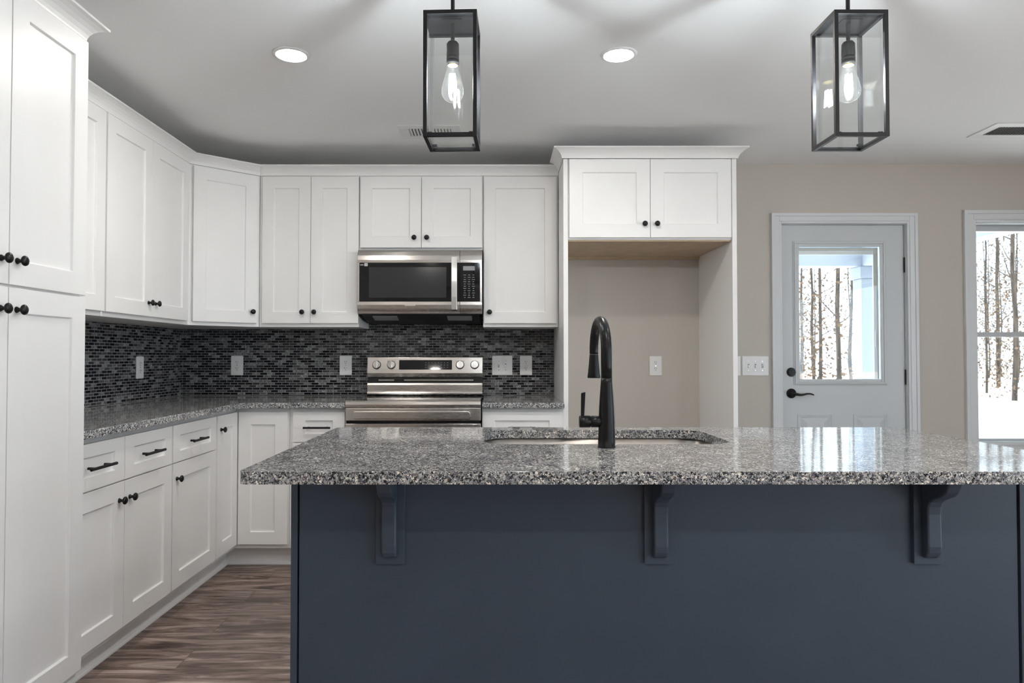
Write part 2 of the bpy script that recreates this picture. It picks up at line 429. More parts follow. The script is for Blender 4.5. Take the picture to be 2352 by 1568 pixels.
def thing(name, label, cat, loc=(0, 0, 0), rz=0.0, group=None):
    o = bpy.data.objects.new(name, None); COL.objects.link(o)
    o.empty_display_size = .05
    o.location = loc; o.rotation_euler.z = rz
    return tag(o, label, cat, group)
def tag(o, label, cat, group=None):
    o['label'] = label; o['category'] = cat
    if group: o['group'] = group
    return o
def struct(o):
    o['kind'] = 'structure'; return o
def dup_tree(root, loc, rz, label, group=None):
    r = root.copy(); COL.objects.link(r); r.location = loc; r.rotation_euler.z = rz
    r['label'] = label
    if group: r['group'] = group
    for ch in list(root.children):
        c = ch.copy(); COL.objects.link(c); c.parent = r
        for g in list(ch.children):
            d = g.copy(); COL.objects.link(d); d.parent = c
    return r
def rrect(x0, y0, x1, y1, r, n=6, corners=(1, 1, 1, 1)):
    out = []
    for (cx, cy, a0), on in zip(((x0 + r, y0 + r, PI), (x1 - r, y0 + r, 1.5 * PI), (x1 - r, y1 - r, 0), (x0 + r, y1 - r, .5 * PI)), corners):
        if on:
            for i in range(n + 1):
                a = a0 + .5 * PI * i / n; out.append((cx + r * math.cos(a), cy + r * math.sin(a)))
        else:
            out.append((cx + math.copysign(r, math.cos(a0 + .25 * PI)), cy + math.copysign(r, math.sin(a0 + .25 * PI))))
    return out

# ------------------------------------------------------------ room shell
XL, XR, YB, YR, ZC = -2.085, 4.7, 4.63, -4.6, 2.46
struct(M().box(XL - .15, YR - .15, -.12, XR + .15, YB + .15, 0).build('floor', 'floor'))
struct(M().box(XL - .15, YR - .15, ZC, XR + .15, YB + .15, ZC + .12).build('ceiling', 'ceil'))
struct(M().box(XL - .15, YR - .15, 0, XL, YB + .15, ZC).build('wall_left', 'wall'))
def wall_with_openings(name, a0, a1, ops, place):
    """ops: (a, b, z0, z1) sorted along a; place(m, a, b, z0, z1) adds a box"""
    m = M(); cur = a0
    for a, b, z0, z1 in ops:
        place(m, cur, a, 0, ZC)
        if z0 > 0: place(m, a, b, 0, z0)
        place(m, a, b, z1, ZC); cur = b
    place(m, cur, a1, 0, ZC)
    return struct(m.build(name, 'wall'))
DO = (1.872, 2.728, 0.0, 2.078)         # door opening
WO = (3.172, 4.062, 0.615, 2.072)       # window opening
wall_with_openings('wall_back', XL, XR, [DO, WO], lambda m, a, b, z0, z1: m.box(a, YB, z0, b, YB + .15, z1))
RO = [(-3.6, -1.4, .05, 2.12), (-.4, 2.0, 0.05, 2.12)]
wall_with_openings('wall_right', YR, YB, RO, lambda m, a, b, z0, z1: m.box(XR, a, z0, XR + .15, b, z1))
RR = [(2.2, 3.8, .5, 2.12)]
wall_with_openings('wall_rear', XL, XR, RR, lambda m, a, b, z0, z1: m.box(a, YR - .15, z0, b, YR, z1))

# trim around the rear and right openings, and their panes
k = 2
for (a, b, z0, z1) in RO:
    w = M(); w.box(XR - .012, a - .09, z0 - .09, XR, a, z1 + .09); w.box(XR - .012, b, z0 - .09, XR, b + .09, z1 + .09); w.box(XR - .012, a, z1, XR, b, z1 + .09)
    if z0 > .3: w.box(XR - .02, a, z0 - .09, XR, b, z0)
    f = struct(w.build('window_%d' % k, 'trim'))
    g = M().box(XR + .06, a, z0, XR + .10, a + .05, z1); g.box(XR + .06, b - .05, z0, XR + .10, b, z1); g.box(XR + .06, a, z0, XR + .10, b, z0 + .05); g.box(XR + .06, a, z1 - .05, XR + .10, b, z1); g.box(XR + .06, (a + b) / 2 - .03, z0, XR + .10, (a + b) / 2 + .03, z1)
    g.build('window_sash', 'trim', f)
    k += 1
for (a, b, z0, z1) in RR:
    w = M(); w.box(a - .09, YR, z0 - .05, a, YR + .012, z1 + .09); w.box(b, YR, z0 - .05, b + .09, YR + .012, z1 + .09); w.box(a, YR, z1, b, YR + .012, z1 + .09)
    f = struct(w.build('window_%d' % k, 'trim'))
    g = M().box(a, YR - .10, z0, a + .05, YR - .06, z1); g.box(b - .05, YR - .10, z0, b, YR - .06, z1); g.box(a, YR - .10, z0, b, YR - .06, z0 + .05); g.box(a, YR - .10, z1 - .05, b, YR - .06, z1); g.box((a + b) / 2 - .03, YR - .10, z0, (a + b) / 2 + .03, YR - .06, z1)
    g.build('window_sash', 'trim', f)
    k += 1
# sky portals in those openings guide the daylight
def portal(x, y, z, sx, sz, rot):
    d = bpy.data.lights.new('daylight_portal', 'AREA'); d.shape = 'RECTANGLE'; d.size = sx; d.size_y = sz
    d.cycles.is_portal = True
    o = bpy.data.objects.new('daylight_portal', d); COL.objects.link(o); o.location = (x, y, z); o.rotation_euler = rot
for (a, b, z0, z1) in RO: portal(XR + .13, (a + b) / 2, (z0 + z1) / 2, b - a, z1 - z0, (PI / 2, 0, PI / 2))
for (a, b, z0, z1) in RR: portal((a + b) / 2, YR - .13, (z0 + z1) / 2, b - a, z1 - z0, (-PI / 2, 0, 0))
portal((WO[0] + WO[1]) / 2, YB + .14, (WO[2] + WO[3]) / 2, WO[1] - WO[0], WO[3] - WO[2], (PI / 2, 0, 0))
portal(2.255, YB + .10, 1.47, .52, .9, (PI / 2, 0, 0))

bb = M(); bb.box(2.80, YB - .014, 0, XR, YB, .10); bb.box(1.365, YB - .014, 0, 1.80, YB, .10)
struct(bb.build('baseboard_back', 'trim', bevel=.003))

# ------------------------------------------------------------ cabinets
KNOB = [(.0095, 0), (.0095, .002), (.007, .005), (.0058, .008), (.0058, .014), (.010, .017), (.0145, .020), (.0155, .0225), (.0145, .026), (.010, .0295), (.005, .031), (0, .0315)]
def add_knob(par, x, z, y=0.0):
    M().lathe(KNOB, (x, y, z), 'y', 20, -1).build('knob', 'bronze', par, smooth=True)
def add_pull(par, x, z, L=.165, y=0.0):
    m = M(); m.tube([(x - L / 2, y - .030, z), (x + L / 2, y - .030, z)], .0058, 14)
    for s in (-.052, .052): m.tube([(x + s, y, z), (x + s, y - .030, z)], .0050, 12)
    m.build('handle', 'black', par, smooth=False, bevel=.001)
def door(par, x0, x1, z0, z1, knob=None, st=.070, name='door'):
    d = M().shaker(x0, x1, z0, z1, st).build(name, 'white', par, bevel=.0012)
    if knob: add_knob(d, *knob)
    return d
def drawer(par, x0, x1, z0, z1, px, pz, L=.165, st=.068, rail=.048):
    d = M().shaker(x0, x1, z0, z1, st, rail).build('drawer', 'white', par, bevel=.0012)
    add_pull(d, px, pz, L)
    return d
UPG = 'white wall cabinets'; BSG = 'white base cabinets'
GAP = .0015
ZU0, ZU1 = 1.362, 2.290         # wall cabinet boxes
ZD0, ZD1 = 1.384, 2.281         # their doors
FX = -1.752                     # door fronts of the left wall cabinets
R90 = PI / 2

# pantry: local x runs along world +Y
PX = -1.395
pan = thing('pantry_cabinet', 'tall white pantry cabinet with four shaker doors at the picture edge', 'cabinet', (PX, 1.60, 0), R90)
M().box(0, .0205, .11, .770, .684, 2.262).build('body', 'white', pan, bevel=.001)
M().box(0, .075, 0, .770, .684, .108).build('toe_kick', 'white', pan)
for (x0, x1, kx) in ((.004, .393, .362), (.397, .768, .428)):
    door(pan, x0, x1, 1.389, 2.254, (kx, 1.460), .072)
    door(pan, x0, x1, .135, 1.381, (kx, 1.318), .072)

CROWN = [(0, 0), (.007, 0), (.008, .006), (.012, .017), (.020, .029), (.031, .039), (.044, .046), (.055, .049), (.055, .056), (0, .056)]
def crown(name, label, path, z, group='white crown mouldings', sc=1.0):
    o = M().sweep([(a * sc, z + b * sc) for a, b in CROWN], path).build(name, 'white')
    return tag(o, label, 'moulding', group)
crown('crown_molding', 'cove crown moulding on top of the tall pantry cabinet', [(PX - .020, 1.60), (PX - .020, 2.370), (-2.08, 2.370)], 2.2635, sc=1.08)

# left wall uppers
up1 = thing('wall_cabinet', 'white wall cabinet half hidden behind the tall pantry', 'cabinet', (FX, 2.395, 0), R90, UPG)
M().box(0, .0205, ZU0, .7275, .330, ZU1).build('body', 'white', up1, bevel=.001)
door(up1, .006, .360, ZD0, ZD1); door(up1, .364, .722, ZD0, ZD1)
up2 = thing('wall_cabinet', 'white two-door wall cabinet on the left wall, knobs meeting in its middle', 'cabinet', (FX, 3.125, 0), R90, UPG)
M().box(0, .0205, ZU0, .873, .330, ZU1).build('body', 'white', up2, bevel=.001)
door(up2, .006, .418, ZD0, ZD1, (.385, 1.452)); door(up2, .421, .838, ZD0, ZD1, (.455, 1.452))
# diagonal corner
A = Vector((-1.772, 4.000)); B = Vector((-1.458, 4.2805))
dirv = (B - A); ang = math.atan2(dirv.y, dirv.x); wd = dirv.length
up3 = thing('corner_wall_cabinet', 'white single-door wall cabinet set diagonally across the room corner', 'cabinet', (A.x, A.y, 0), ang, UPG)
def loc2(p):
    d = Vector(p) - A; c, s = math.cos(-ang), math.sin(-ang); return (d.x * c - d.y * s, d.x * s + d.y * c)
M().prism([loc2(p) for p in ((A.x, A.y + .0015), (B.x - .0015, B.y), (B.x - .0015, 4.626), (-2.080, 4.626), (-2.080, A.y + .0015))], ZU0, ZU1).build('body', 'white', up3, bevel=.001)
door(up3, .022, wd - .022, ZD0, ZD1, (wd - .054, 1.452), .072).location.y = -.0205
# back wall uppers; fronts at y = 4.26
UY = 4.260
up4 = thing('wall_cabinet', 'white two-door wall cabinet between the corner cabinet and the microwave', 'cabinet', (-1.456, UY, 0), 0, UPG)
M().box(0, .0205, ZU0, .609, .366, ZU1).build('body', 'white', up4, bevel=.001)
door(up4, .020, .315, ZD0, ZD1, (.270, 1.452)); door(up4, .318, .609, ZD0, ZD1, (.343, 1.452))
up5 = thing('wall_cabinet', 'short white two-door wall cabinet above the microwave', 'cabinet', (-.845, UY, 0), 0, UPG)
M().box(0, .0205, 1.834, .757, .366, ZU1).build('body', 'white', up5, bevel=.001)
door(up5, .008, .380, 1.846, ZD1, (.339, 1.906)); door(up5, .3835, .752, 1.846, ZD1, (.416, 1.906))
up6 = thing('wall_cabinet', 'white single-door wall cabinet between the microwave and the refrigerator alcove', 'cabinet', (-.086, UY, 0), 0, UPG)
M().box(0, .0205, ZU0, .459, .366, ZU1).build('body', 'white', up6, bevel=.001)
door(up6, .005, .448, ZD0, ZD1, (.040, 1.452))
crown('crown_molding', 'white crown moulding running over the wall cabinets and around the corner',
      [(-1.772, 2.46), (A.x, A.y), (B.x, B.y), (.3745, 4.2805)], 2.291)

# refrigerator alcove
FY = 3.950
def side_panel(x0, x1, label):
    o = M().box(0, 0, 0, x1 - x0, 4.628 - 3.960, 2.306).build('side_panel', 'white', None, bevel=.001, loc=(x0, 3.960, 0))
    return tag(o, label, 'panel', 'refrigerator alcove side panels')
side_panel(.376, .402, 'tall narrow white panel between the granite counter and the refrigerator alcove')
side_panel(1.335, 1.361, 'tall white panel closing the refrigerator alcove beside the beige wall')
fr = thing('wall_cabinet', 'deep white two-door cabinet over the empty refrigerator alcove', 'cabinet', (.404, FY, 0), 0, UPG)
M().box(0, .0205, 1.846, .929, .676, 2.306).build('body', 'white', fr, bevel=.001)
b_ = M().box(.001, .026, 1.838, .928, .676, 1.8455); b_.box(.001, .640, 1.822, .928, .676, 1.838)
b_.build('bottom_panel', 'maple', fr)['label'] = 'raw maple underside'
door(fr, .005, .463, 1.856, 2.303, (.430, 1.932), .076); door(fr, .466, .924, 1.856, 2.303, (.500, 1.932), .076)
crown('crown_molding', 'crown moulding around the taller cabinet over the refrigerator alcove', [(.3745, 4.2250), (.3745, 3.9585), (1.3625, 3.9585), (1.3625, 4.627)], 2.308)

# base cabinets, left run
BX = -1.450
b1 = thing('base_cabinet', 'white base cabinet with two drawers and two doors beside the tall pantry', 'cabinet', (BX, 2.374, 0), R90, BSG)
M().box(0, .0205, .11, .762, .628, .892).build('body', 'white', b1, bevel=.001)
M().box(0, .095, .0, .762, .628, .109).build('toe_kick', 'white', b1)
drawer(b1, .004, .359, .704, .872, .165, .785); drawer(b1, .363, .757, .704, .872, .548, .785)
door(b1, .004, .359, .135, .699, (.322, .630)); door(b1, .363, .757, .135, .699, (.398, .630))
b2 = thing('base_cabinet', 'white base cabinet with one drawer over one door on the left wall', 'cabinet', (BX, 3.138, 0), R90, BSG)
M().box(0, .0205, .11, .496, .628, .892).build('body', 'white', b2, bevel=.001)
M().box(0, .095, .0, .496, .628, .109).build('toe_kick', 'white', b2)
drawer(b2, .004, .482, .704, .872, .232, .785); door(b2, .004, .482, .135, .699, (.040, .630))
# corner unit (inner corner doors); local frame world-aligned
BY = 3.920
b3 = thing('corner_base_cabinet', 'white corner base cabinet with two hinged doors meeting in the inner corner', 'cabinet', (BX, BY, 0), 0, BSG)
M().prism([(-.0205, -.284), (-.0205, .0205), (.284, .0205), (.284, .700), (-.628, .700), (-.628, -.284)], .11, .892).build('body', 'white', b3, bevel=.001)
M().prism([(-.095, -.284), (-.095, .095), (.284, .095), (.284, .700), (-.628, .700), (-.628, -.284)], 0, .109).build('toe_kick', 'white', b3)
dl = door(b3, -.278, -.003, .135, .872, (-.238, .798)); dl.rotation_euler.z = R90
dr = door(b3, .003, .278, .135, .872)
b4 = thing('base_cabinet', 'narrow white base cabinet tight against the left side of the range', 'cabinet', (-1.164, BY, 0), 0, BSG)
M().box(0, .0205, .11, .316, .700, .892).build('body', 'white', b4, bevel=.001)
M().box(0, .095, .0, .316, .700, .109).build('toe_kick', 'white', b4)
drawer(b4, .020, .312, .704, .872, .162, .786, .152); door(b4, .020, .312, .135, .699, (.060, .630))
b5 = thing('base_cabinet', 'white base cabinet right of the range with one wide drawer', 'cabinet', (-.086, BY, 0), 0, BSG)
M().box(0, .0205, .11, .460, .700, .892).build('body', 'white', b5, bevel=.001)
M().box(0, .095, .0, .460, .700, .109).build('toe_kick', 'white', b5)
drawer(b5, .003, .446, .704, .872, .222, .786, .152); door(b5, .003, .446, .135, .699, (.04, .630))
# shoe moulding at the foot of the toe kicks
sh = M().sweep([(0, 0), (.014, 0), (.013, .007), (.009, .013), (0, .018)], [(BX - .095, 2.376), (BX - .095, BY + .095), (-.85, BY + .095)])
struct(sh.build('trim_1', 'trim'))
sh = M().sweep([(0, 0), (.014, 0), (.013, .007), (.009, .013), (0, .018)], [(-.084, BY + .095), (.374, BY + .095)])
struct(sh.build('trim_2', 'trim'))

# ------------------------------------------------------------ granite worktops on the wall runs
CX, CY = -1.420, 3.893
pts = [(-2.075, 2.374), (CX, 2.374)]
rr = .075
for i in range(7):
    a = PI - .5 * PI * i / 6
    pts.append((CX + rr + rr * math.cos(a), CY - rr + rr * math.sin(a)))
pts += [(-.846, CY), (-.846, 4.619), (-2.075, 4.619)]
ct = M().slab(pts, .8935, .9245).build('countertop', 'granite', bevel=.006, seg=3)
tag(ct, 'grey speckled granite worktop wrapping around the corner to the range', 'countertop', 'granite worktops along the walls')
ct = M().slab([(-.086, CY), (.3745, CY), (.3745, 4.619), (-.086, 4.619)], .8935, .9245).build('countertop', 'granite', bevel=.006, seg=3)
tag(ct, 'short grey granite worktop between the range and the refrigerator alcove', 'countertop', 'granite worktops along the walls')

# backsplash
t = M().box(-2.0845, 2.374, .9255, -2.0765, 4.6205, 1.3605).build('tile_backsplash', 'tile')
tag(t, 'black and grey mosaic backsplash on the left wall, partly behind the pantry', 'backsplash', 'mosaic backsplashes')
t = M(); t.box(-2.0760, 4.6215, .9255, -.846, 4.6295, 1.3605); t.box(-.846, 4.6215, .80, -.087, 4.6295, 1.425); t.box(-.087, 4.6215, .9255, .3745, 4.6295, 1.3605)
t = t.build('tile_backsplash', 'tile')
tag(t, 'long black and grey mosaic backsplash behind the range', 'backsplash', 'mosaic backsplashes')

# ------------------------------------------------------------ outlets and switches (local: front at -y, centre origin)
def plate(o, w, h=.128):
    M().prism(rrect(-w / 2, -h / 2, w / 2, h / 2, .004, 3), -.006, 0, 'y').build('cover_plate', 'outlet', o, bevel=.002)
def outlet(label, loc, rz=0.0, group='duplex outlets'):
    o = thing('wall_outlet', label, 'outlet', loc, rz, group)
    plate(o, .080)
    for s in (.021, -.021):
        r = M().prism([(.0165 * math.cos(a) , s + max(-.0145, min(.0145, .0175 * math.sin(a)))) for a in [2 * PI * i / 20 for i in range(20)]], -.0085, -.0055, 'y').build('receptacle', 'outlet', o, bevel=.0005)
        q = M(); q.box(-.0075, -.0092, s + .000, -.0050, -.0084, s + .0095); q.box(.0045, -.0092, s + .001, .0066, -.0084, s + .0085)
        q.lathe([(.0026, 0), (.0026, .0008)], (0, -.0084, s - .0075), 'y', 10, -1)
        q.build('slots', 'slot', r)
    M().lathe([(.003, 0), (.003, .001)], (0, -.006, 0), 'y', 10, -1).build('screw', 'chrome', o)
    return o
def switches(label, loc, n, up, w, group='toggle switch plates'):
    o = thing('light_switch', label, 'switch', loc, 0, group)
    plate(o, w)
    for i in range(n):
        x = (i - (n - 1) / 2) * .046
        r = M().box(x - .0055, -.0068, -.0125, x + .0055, -.0058, .0125).build('slot', 'greyp', o)
        s = 1 if up[i] else -1
        M().prism([(-.006, -.006 * s), (-.006, .004 * s), (-.017, .012 * s), (-.017, .006 * s)], x - .0045, x + .0045, 'x').build('toggle', 'outlet', o, bevel=.0008)
        for zz in (.030, -.030): M().lathe([(.003, 0), (.003, .001)], (x, -.006, zz), 'y', 10, -1).build('screw', 'chrome', o)
    return o
TY = 4.6205
outlet('white outlet on the left wall mosaic, seen at a slant', (-2.0755, 4.06, 1.118), R90)
outlet('white outlet on the mosaic under the corner wall cabinet', (-1.715, TY, 1.122))
outlet('white outlet on the mosaic just left of the range', (-.999, TY, 1.123))
outlet('white outlet on the mosaic beside the double switch right of the range', (.190, TY, 1.123))
outlet('white outlet on the bare wall inside the refrigerator alcove', (1.047, YB - .0005, 1.120))
switches('white double switch plate on the mosaic right of the range', (.033, TY, 1.123), 2, (1, 0), .134)
switches('white triple switch plate on the beige wall beside the exterior door', (1.706, YB - .0005, 1.120), 3, (0, 0, 1), .175)
bl = thing('light_switch', 'narrow white switch plate tucked against the alcove side panel', 'switch', (1.562, YB - .0005, 1.120), 0, 'toggle switch plates')
plate(bl, .092)
M().box(-.0055, -.0068, -.0125, .0055, -.0058, .0125).build('slot', 'greyp', bl)
M().prism([(-.006, -.006), (-.006, .004), (-.017, .012), (-.017, .006)], -.0045, .0045, 'x').build('toggle', 'outlet', bl, bevel=.0008)

# ------------------------------------------------------------ microwave
mw = thing('microwave', 'stainless over-the-range microwave with black glass door', 'microwave', (-.841, 4.195, 1.427))
MWW, MWH = .750, .399
M().box(.004, .040, .012, MWW - .004, .424, MWH).build('body', 'blackp', mw, bevel=.002)
# stainless front: frame with curved top and bottom lips
f_ = M()
prof_t = [(.040, .318), (.000, .318), (-.001, .335), (.003, .362), (.012, .385), (.024, .399), (.040, .399)]
prof_b = [(.040, .084), (.000, .084), (-.001, .065), (.003, .042), (.011, .028), (.014, .0285), (.018, .012), (.040, .012)]
f_.prism(prof_t, 0, .615, 'x'); f_.prism(prof_b, 0, .615, 'x')
f_.box(0, 0, .084, .012, .040, .318)
dr = f_.build('door', 'steel', mw, bevel=.0015)
f_ = M(); f_.prism(prof_t, .617, MWW, 'x'); f_.prism(prof_b, .617, MWW, 'x'); f_.box(MWW - .012, 0, .084, MWW, .040, .318)
f_.build('control_frame', 'steel', mw, bevel=.0015)
g = M().box(.012, .003, .084, .615, .040, .318).build('door_glass', 'bglass', mw)
M().box(.070, .0022, .108, .535, .003, .292).build('window_mesh', 'mwin', g)
cp = M().box(.617, .003, .084, MWW - .012, .040, .318).build('control_panel', 'bglass', mw)
kk = M()
for r_i in range(11):
    for c_i in range(3):
        w_ = (.017, .012, .009)[(r_i * 2 + c_i) % 3]
        kk.box(.646 + c_i * .026 - w_ / 2, .0022, .243 - r_i * .0135, .646 + c_i * .026 + w_ / 2, .003, .246 - r_i * .0135)
kk.build('keypad_print', 'greyp', cp)
M().box(.636, .0022, .272, .706, .003, .298).build('display', 'greyp', cp)
hm = M()
path = [(.006, .030), (-.024, .028), (-.030, .034), (-.036, .11), (-.038, .205), (-.036, .28), (-.030, .352), (-.024, .358), (.0, .356)]
inner = [(.006, .046), (-.016, .046), (-.022, .052), (-.027, .11), (-.029, .205), (-.027, .28), (-.022, .334), (-.016, .340), (.0, .340)]
hm.prism(path + inner[::-1], .568, .601, 'x')
hm.build('handle', 'steelv', mw, bevel=.002)
st_ = M().box(.042, .0018, .298, .052 + .010, .0025, .316).build('energy_sticker', 'lightp', g)
M().box(.049, .0012, .303, .056, .0018, .310).build('sticker_print', 'greyp', st_)
M().box(.017, .0018, .302, .037, .0025, .309).build('badge_print', 'greyp', g)
bd = M()
for i_ in range(9): bd.box(.352 - .065 + i_ * .0072, -.0016, .058, .352 - .065 + i_ * .0072 + .0045, -.0004, .065)
bd.build('brand_badge', 'lightp', mw)
v = M().prism([(.022, .0118), (.060, .003), (.160, -.020), (.390, -.036), (.400, -.030), (.400, .0118)], .020, .730, 'x').build('underside_grille', 'blackp', mw, bevel=.002)
for xa in (.080, .535): M().prism([(.066, .0012), (.066, -.0013), (.156, -.0220), (.156, -.0192)], xa, xa + .150, 'x').build('vent_filter', 'filter', v, bevel=.001)

# ------------------------------------------------------------ range
rg = thing('kitchen_range', 'stainless freestanding electric range with black glass cooktop', 'range', (-.843, 3.890, 0))
RW = .752
M().box(.004, .045, .03, RW - .004, .700, .905).build('body', 'blackp', rg, bevel=.003)
M().box(.004, .012, .905, RW - .004, .640, .931).build('cooktop', 'bglass', rg, bevel=.003)
# lip and door
l_ = M().prism([(.002, .898), (-.004, .902), (-.006, .915), (-.003, .930), (.004, .937), (.016, .9375), (.016, .898)], 0, RW, 'x').build('front_lip', 'steel', rg, bevel=.001)
M().box(0, .000, .826, RW, .044, .8965).build('front_panel', 'steel', rg, bevel=.003)
od = M(); od.box(0, -.004, .215, RW, .043, .810)
od = od.build('oven_door', 'steel', rg, bevel=.004)
M().box(.10, -.006, .34, RW - .10, -.0038, .70).build('oven_window', 'bglass', od)
M().box(0, 0, .05, RW, .043, .208).build('storage_drawer', 'steel', rg, bevel=.004)
hb = M(); hb.prism(rrect(.045, .838, RW - .055, .882, .018, 6), -.042, -.030, 'y'); hb.box(.070, -.031, .850, .095, .002, .870); hb.box(RW - .115, -.031, .850, RW - .09, .002, .870)
hb.build('handle', 'steel', rg, bevel=.004)
# backguard
lp = M().prism([(.600, .931), (.592, .936), (.588, .946), (.592, .955), (.602, .958), (.602, .999), (.606, 1.012), (.640, 1.012), (.640, .931)], .010, RW - .004, 'x').build('backguard', 'steel', rg, bevel=.001)
M().box(.010, .622, 1.012, RW - .004, .700, 1.052).build('vent_slot', 'blackp', rg)
vt = M(); vt.box(.080, .612, 1.026, .180, .622, 1.034); vt.box(.245, .612, 1.026, .690, .622, 1.034)
vt.build('vent_rail', 'steel', rg)
cpn = M().prism([(.640, 1.050), (.612, 1.050), (.604, 1.075), (.618, 1.176), (.626, 1.180), (.720, 1.180), (.720, 1.050)], .008, RW - .003, 'x').build('control_panel', 'steel', rg, bevel=.0015)
tilt = math.atan2(.014, .101)
def face_y(z): return .604 + (z - 1.075) * .014 / .101
dp = M(); dp.box(.212, -.0022, -.031, .552, .0, .031)
dp = dp.build('display', 'bglass', rg, bevel=.001); dp.location = (0, face_y(1.128), 1.128); dp.rotation_euler.x = -tilt
pr = M()
for i_ in range(8):
    for j_ in range(3): pr.box(.380 + i_ * .020, -.0028, -.018 + j_ * .015, .388 + i_ * .020, -.0022, -.0155 + j_ * .015)
pr.build('key_print', 'greyp', dp)
for xk in (.068, .162, .604, .698):
    kb = M(); kb.lathe([(.028, 0), (.028, .003)], (0, 0, 0), 'y', 28, -1)
    kb = kb.build('knob_ring', 'blackp', rg); kb.location = (xk, face_y(1.128), 1.128); kb.rotation_euler.x = -tilt
    kc = M(); kc.lathe([(.0245, .002), (.0245, .012), (.023, .016), (.0, .0165)], (0, 0, 0), 'y', 28, -1)
    kc.prism([(-.0065, -.024), (.0065, -.024), (.0065, .024), (-.0065, .024)], -.026, -.014, 'y')
    kc.build('knob', 'chrome', kb, bevel=.0015)
for xk in (.138, .186, .580, .628): M().lathe([(.0022, 0), (.0022, .0006)], (xk, face_y(1.152) , 1.152), 'y', 8, -1).build('mark', 'slot', rg)

# ------------------------------------------------------------ island
IX0, IX1, IY0, IY1 = -.605, 1.516, 1.636, 2.655
SX0, SX1, SY0, SY1 = -.042, .732, 2.147, 2.555
hole = rrect(SX0, SY0, SX1, SY1, .085, 8)
ic = M().slab(rrect(IX0, IY0, IX1, IY1, .022, 6), .8845, .9145, [hole]).build('island_countertop', 'granite', bevel=.0045, seg=3)
tag(ic, 'large grey speckled granite slab on the dark blue island', 'countertop')
PY = 1.900
isl = thing('kitchen_island', 'dark charcoal-blue island with three corbels under the granite overhang', 'island', (0, PY, 0))
M().box(-.5345, .0, .0, 1.4045, .020, .884).build('front_panel', 'navy', isl, bevel=.001)
for x0, x1 in ((-.556, -.5390), (1.4095, 1.4265)):
    M().box(x0, -.004, .0, x1, .715, .884).build('end_panel', 'navy', isl, bevel=.001)
hb_ = M()   # carcass behind the panels with an open well for the sink
hb_.box(-.538, .0205, .10, SX0 - .05, .70, .884); hb_.box(SX1 + .05, .0205, .10, 1.409, .70, .884)
hb_.box(SX0 - .049, .0205, .10, SX1 + .049, .70, .62); hb_.box(SX0 - .049, .0205, .621, SX1 + .049, .090, .884)
hb_.build('carcass', 'navy', isl)
M().box(-.534, .08, 0, 1.404, .63, .099).build('toe_kick', 'navy', isl)
def corbel(cx):
    pl = M().prism(rrect(cx - .0385, .627, cx + .0385, .8835, .0005, 1), -.015, -.0005, 'y').build('corbel', 'navy', isl, bevel=.004, seg=1)
    s = [(-.015, .645), (-.024, .646), (-.035, .652), (-.042, .664), (-.045, .680), (-.044, .72), (-.043, .765), (-.045, .785), (-.052, .798), (-.066, .808), (-.085, .816),
         (-.104, .824), (-.118, .836), (-.127, .850), (-.134, .866), (-.140, .8835), (-.015, .8835)]
    M().prism(s, cx - .019, cx + .019, 'x').build('corbel_arm', 'navy', pl, bevel=.005, seg=3)
for cx in (-.2865, .4335, 1.1555): corbel(cx)

# sink
sk = M()
def ring(inset, z, r): return [sk.bm.verts.new((p[0], p[1], z)) for p in rrect(SX0 - .004 + inset, SY0 - .004 + inset, SX1 + .004 - inset, SY1 + .004 - inset, r, 8)]
rs = [ring(-.020, .8835, .10), ring(0, .8835, .085), ring(.002, .70, .08), ring(.010, .672, .075), ring(.03, .664, .06)]
for Aa, Bb in zip(rs, rs[1:]):
    for i in range(len(Aa)): sk.bm.faces.new((Aa[i], Aa[(i + 1) % len(Aa)], Bb[(i + 1) % len(Bb)], Bb[i]))
sk.bm.faces.new(rs[-1])
bmesh.ops.recalc_face_normals(sk.bm, faces=sk.bm.faces[:])
skt = thing('kitchen_sink', 'undermount stainless sink set into the island granite', 'sink', (0, 0, 0))
bo = sk.build('bowl', 'sink', skt, smooth=True)
sm = bo.modifiers.new('solid', 'SOLIDIFY'); sm.thickness = .0012; sm.offset = 0
M().lathe([(.045, .0), (.045, .004), (.035, .005), (.030, .002), (.0, .002)], (.345, 2.36, .6645), 'z', 24).build('drain', 'chrome', skt, smooth=True)

# faucet
fc = thing('faucet', 'matte black gooseneck faucet with a side lever at the sink', 'faucet', (.324, 2.075, .9145))
fb = M().lathe([(.0265, 0), (.0265, .003), (.0255, .004), (.0250, .03), (.0242, .07), (.0225, .115), (.0195, .160), (.0172, .190), (.0166, .2040), (.0, .2042)], (0, 0, 0), 'z', 32)
fb.build('body', 'faucet', fc, smooth=True)
R = .095
sp_ = [(0, 0, .2045), (0, 0, .24), (0, 0, .283)]
for i in range(1, 17):
    a = PI * i / 16
    sp_.append((-.011 * (1 - math.cos(a)) / 2, R - R * math.cos(a), .283 + R * math.sin(a)))
sp_.append((-.011, 2 * R, .275))
M().tube(sp_, [.0165] * 3 + [.0165 - .0025 * i / 16 for i in range(17)], 20).build('spout', 'faucet', fc, smooth=True)
M().lathe([(.0, .2745), (.0140, .2745), (.0145, .272), (.0165, .245), (.0195, .215), (.0215, .202), (.0205, .1985), (.0, .1985)], (-.011, 2 * R, 0), 'z', 28).build('spray_head', 'faucet', fc, smooth=True)
vb = M().lathe([(.0165, .010), (.0172, .045), (.0165, .0462), (.0155, .0467), (.0155, .0485), (.0178, .049), (.0180, .078), (.0165, .081), (.0, .081)], (0, 0, .0755), 'x', 28, -1).build('valve', 'faucet', fc, smooth=True)
lv = M(); lv.prism([(-.0765, .089), (-.0665, .089), (-.0625, .163), (-.0745, .160), (-.0755, .157)], -.0045, .0045, 'y')
lv.build('lever', 'faucet', fc, bevel=.0018)

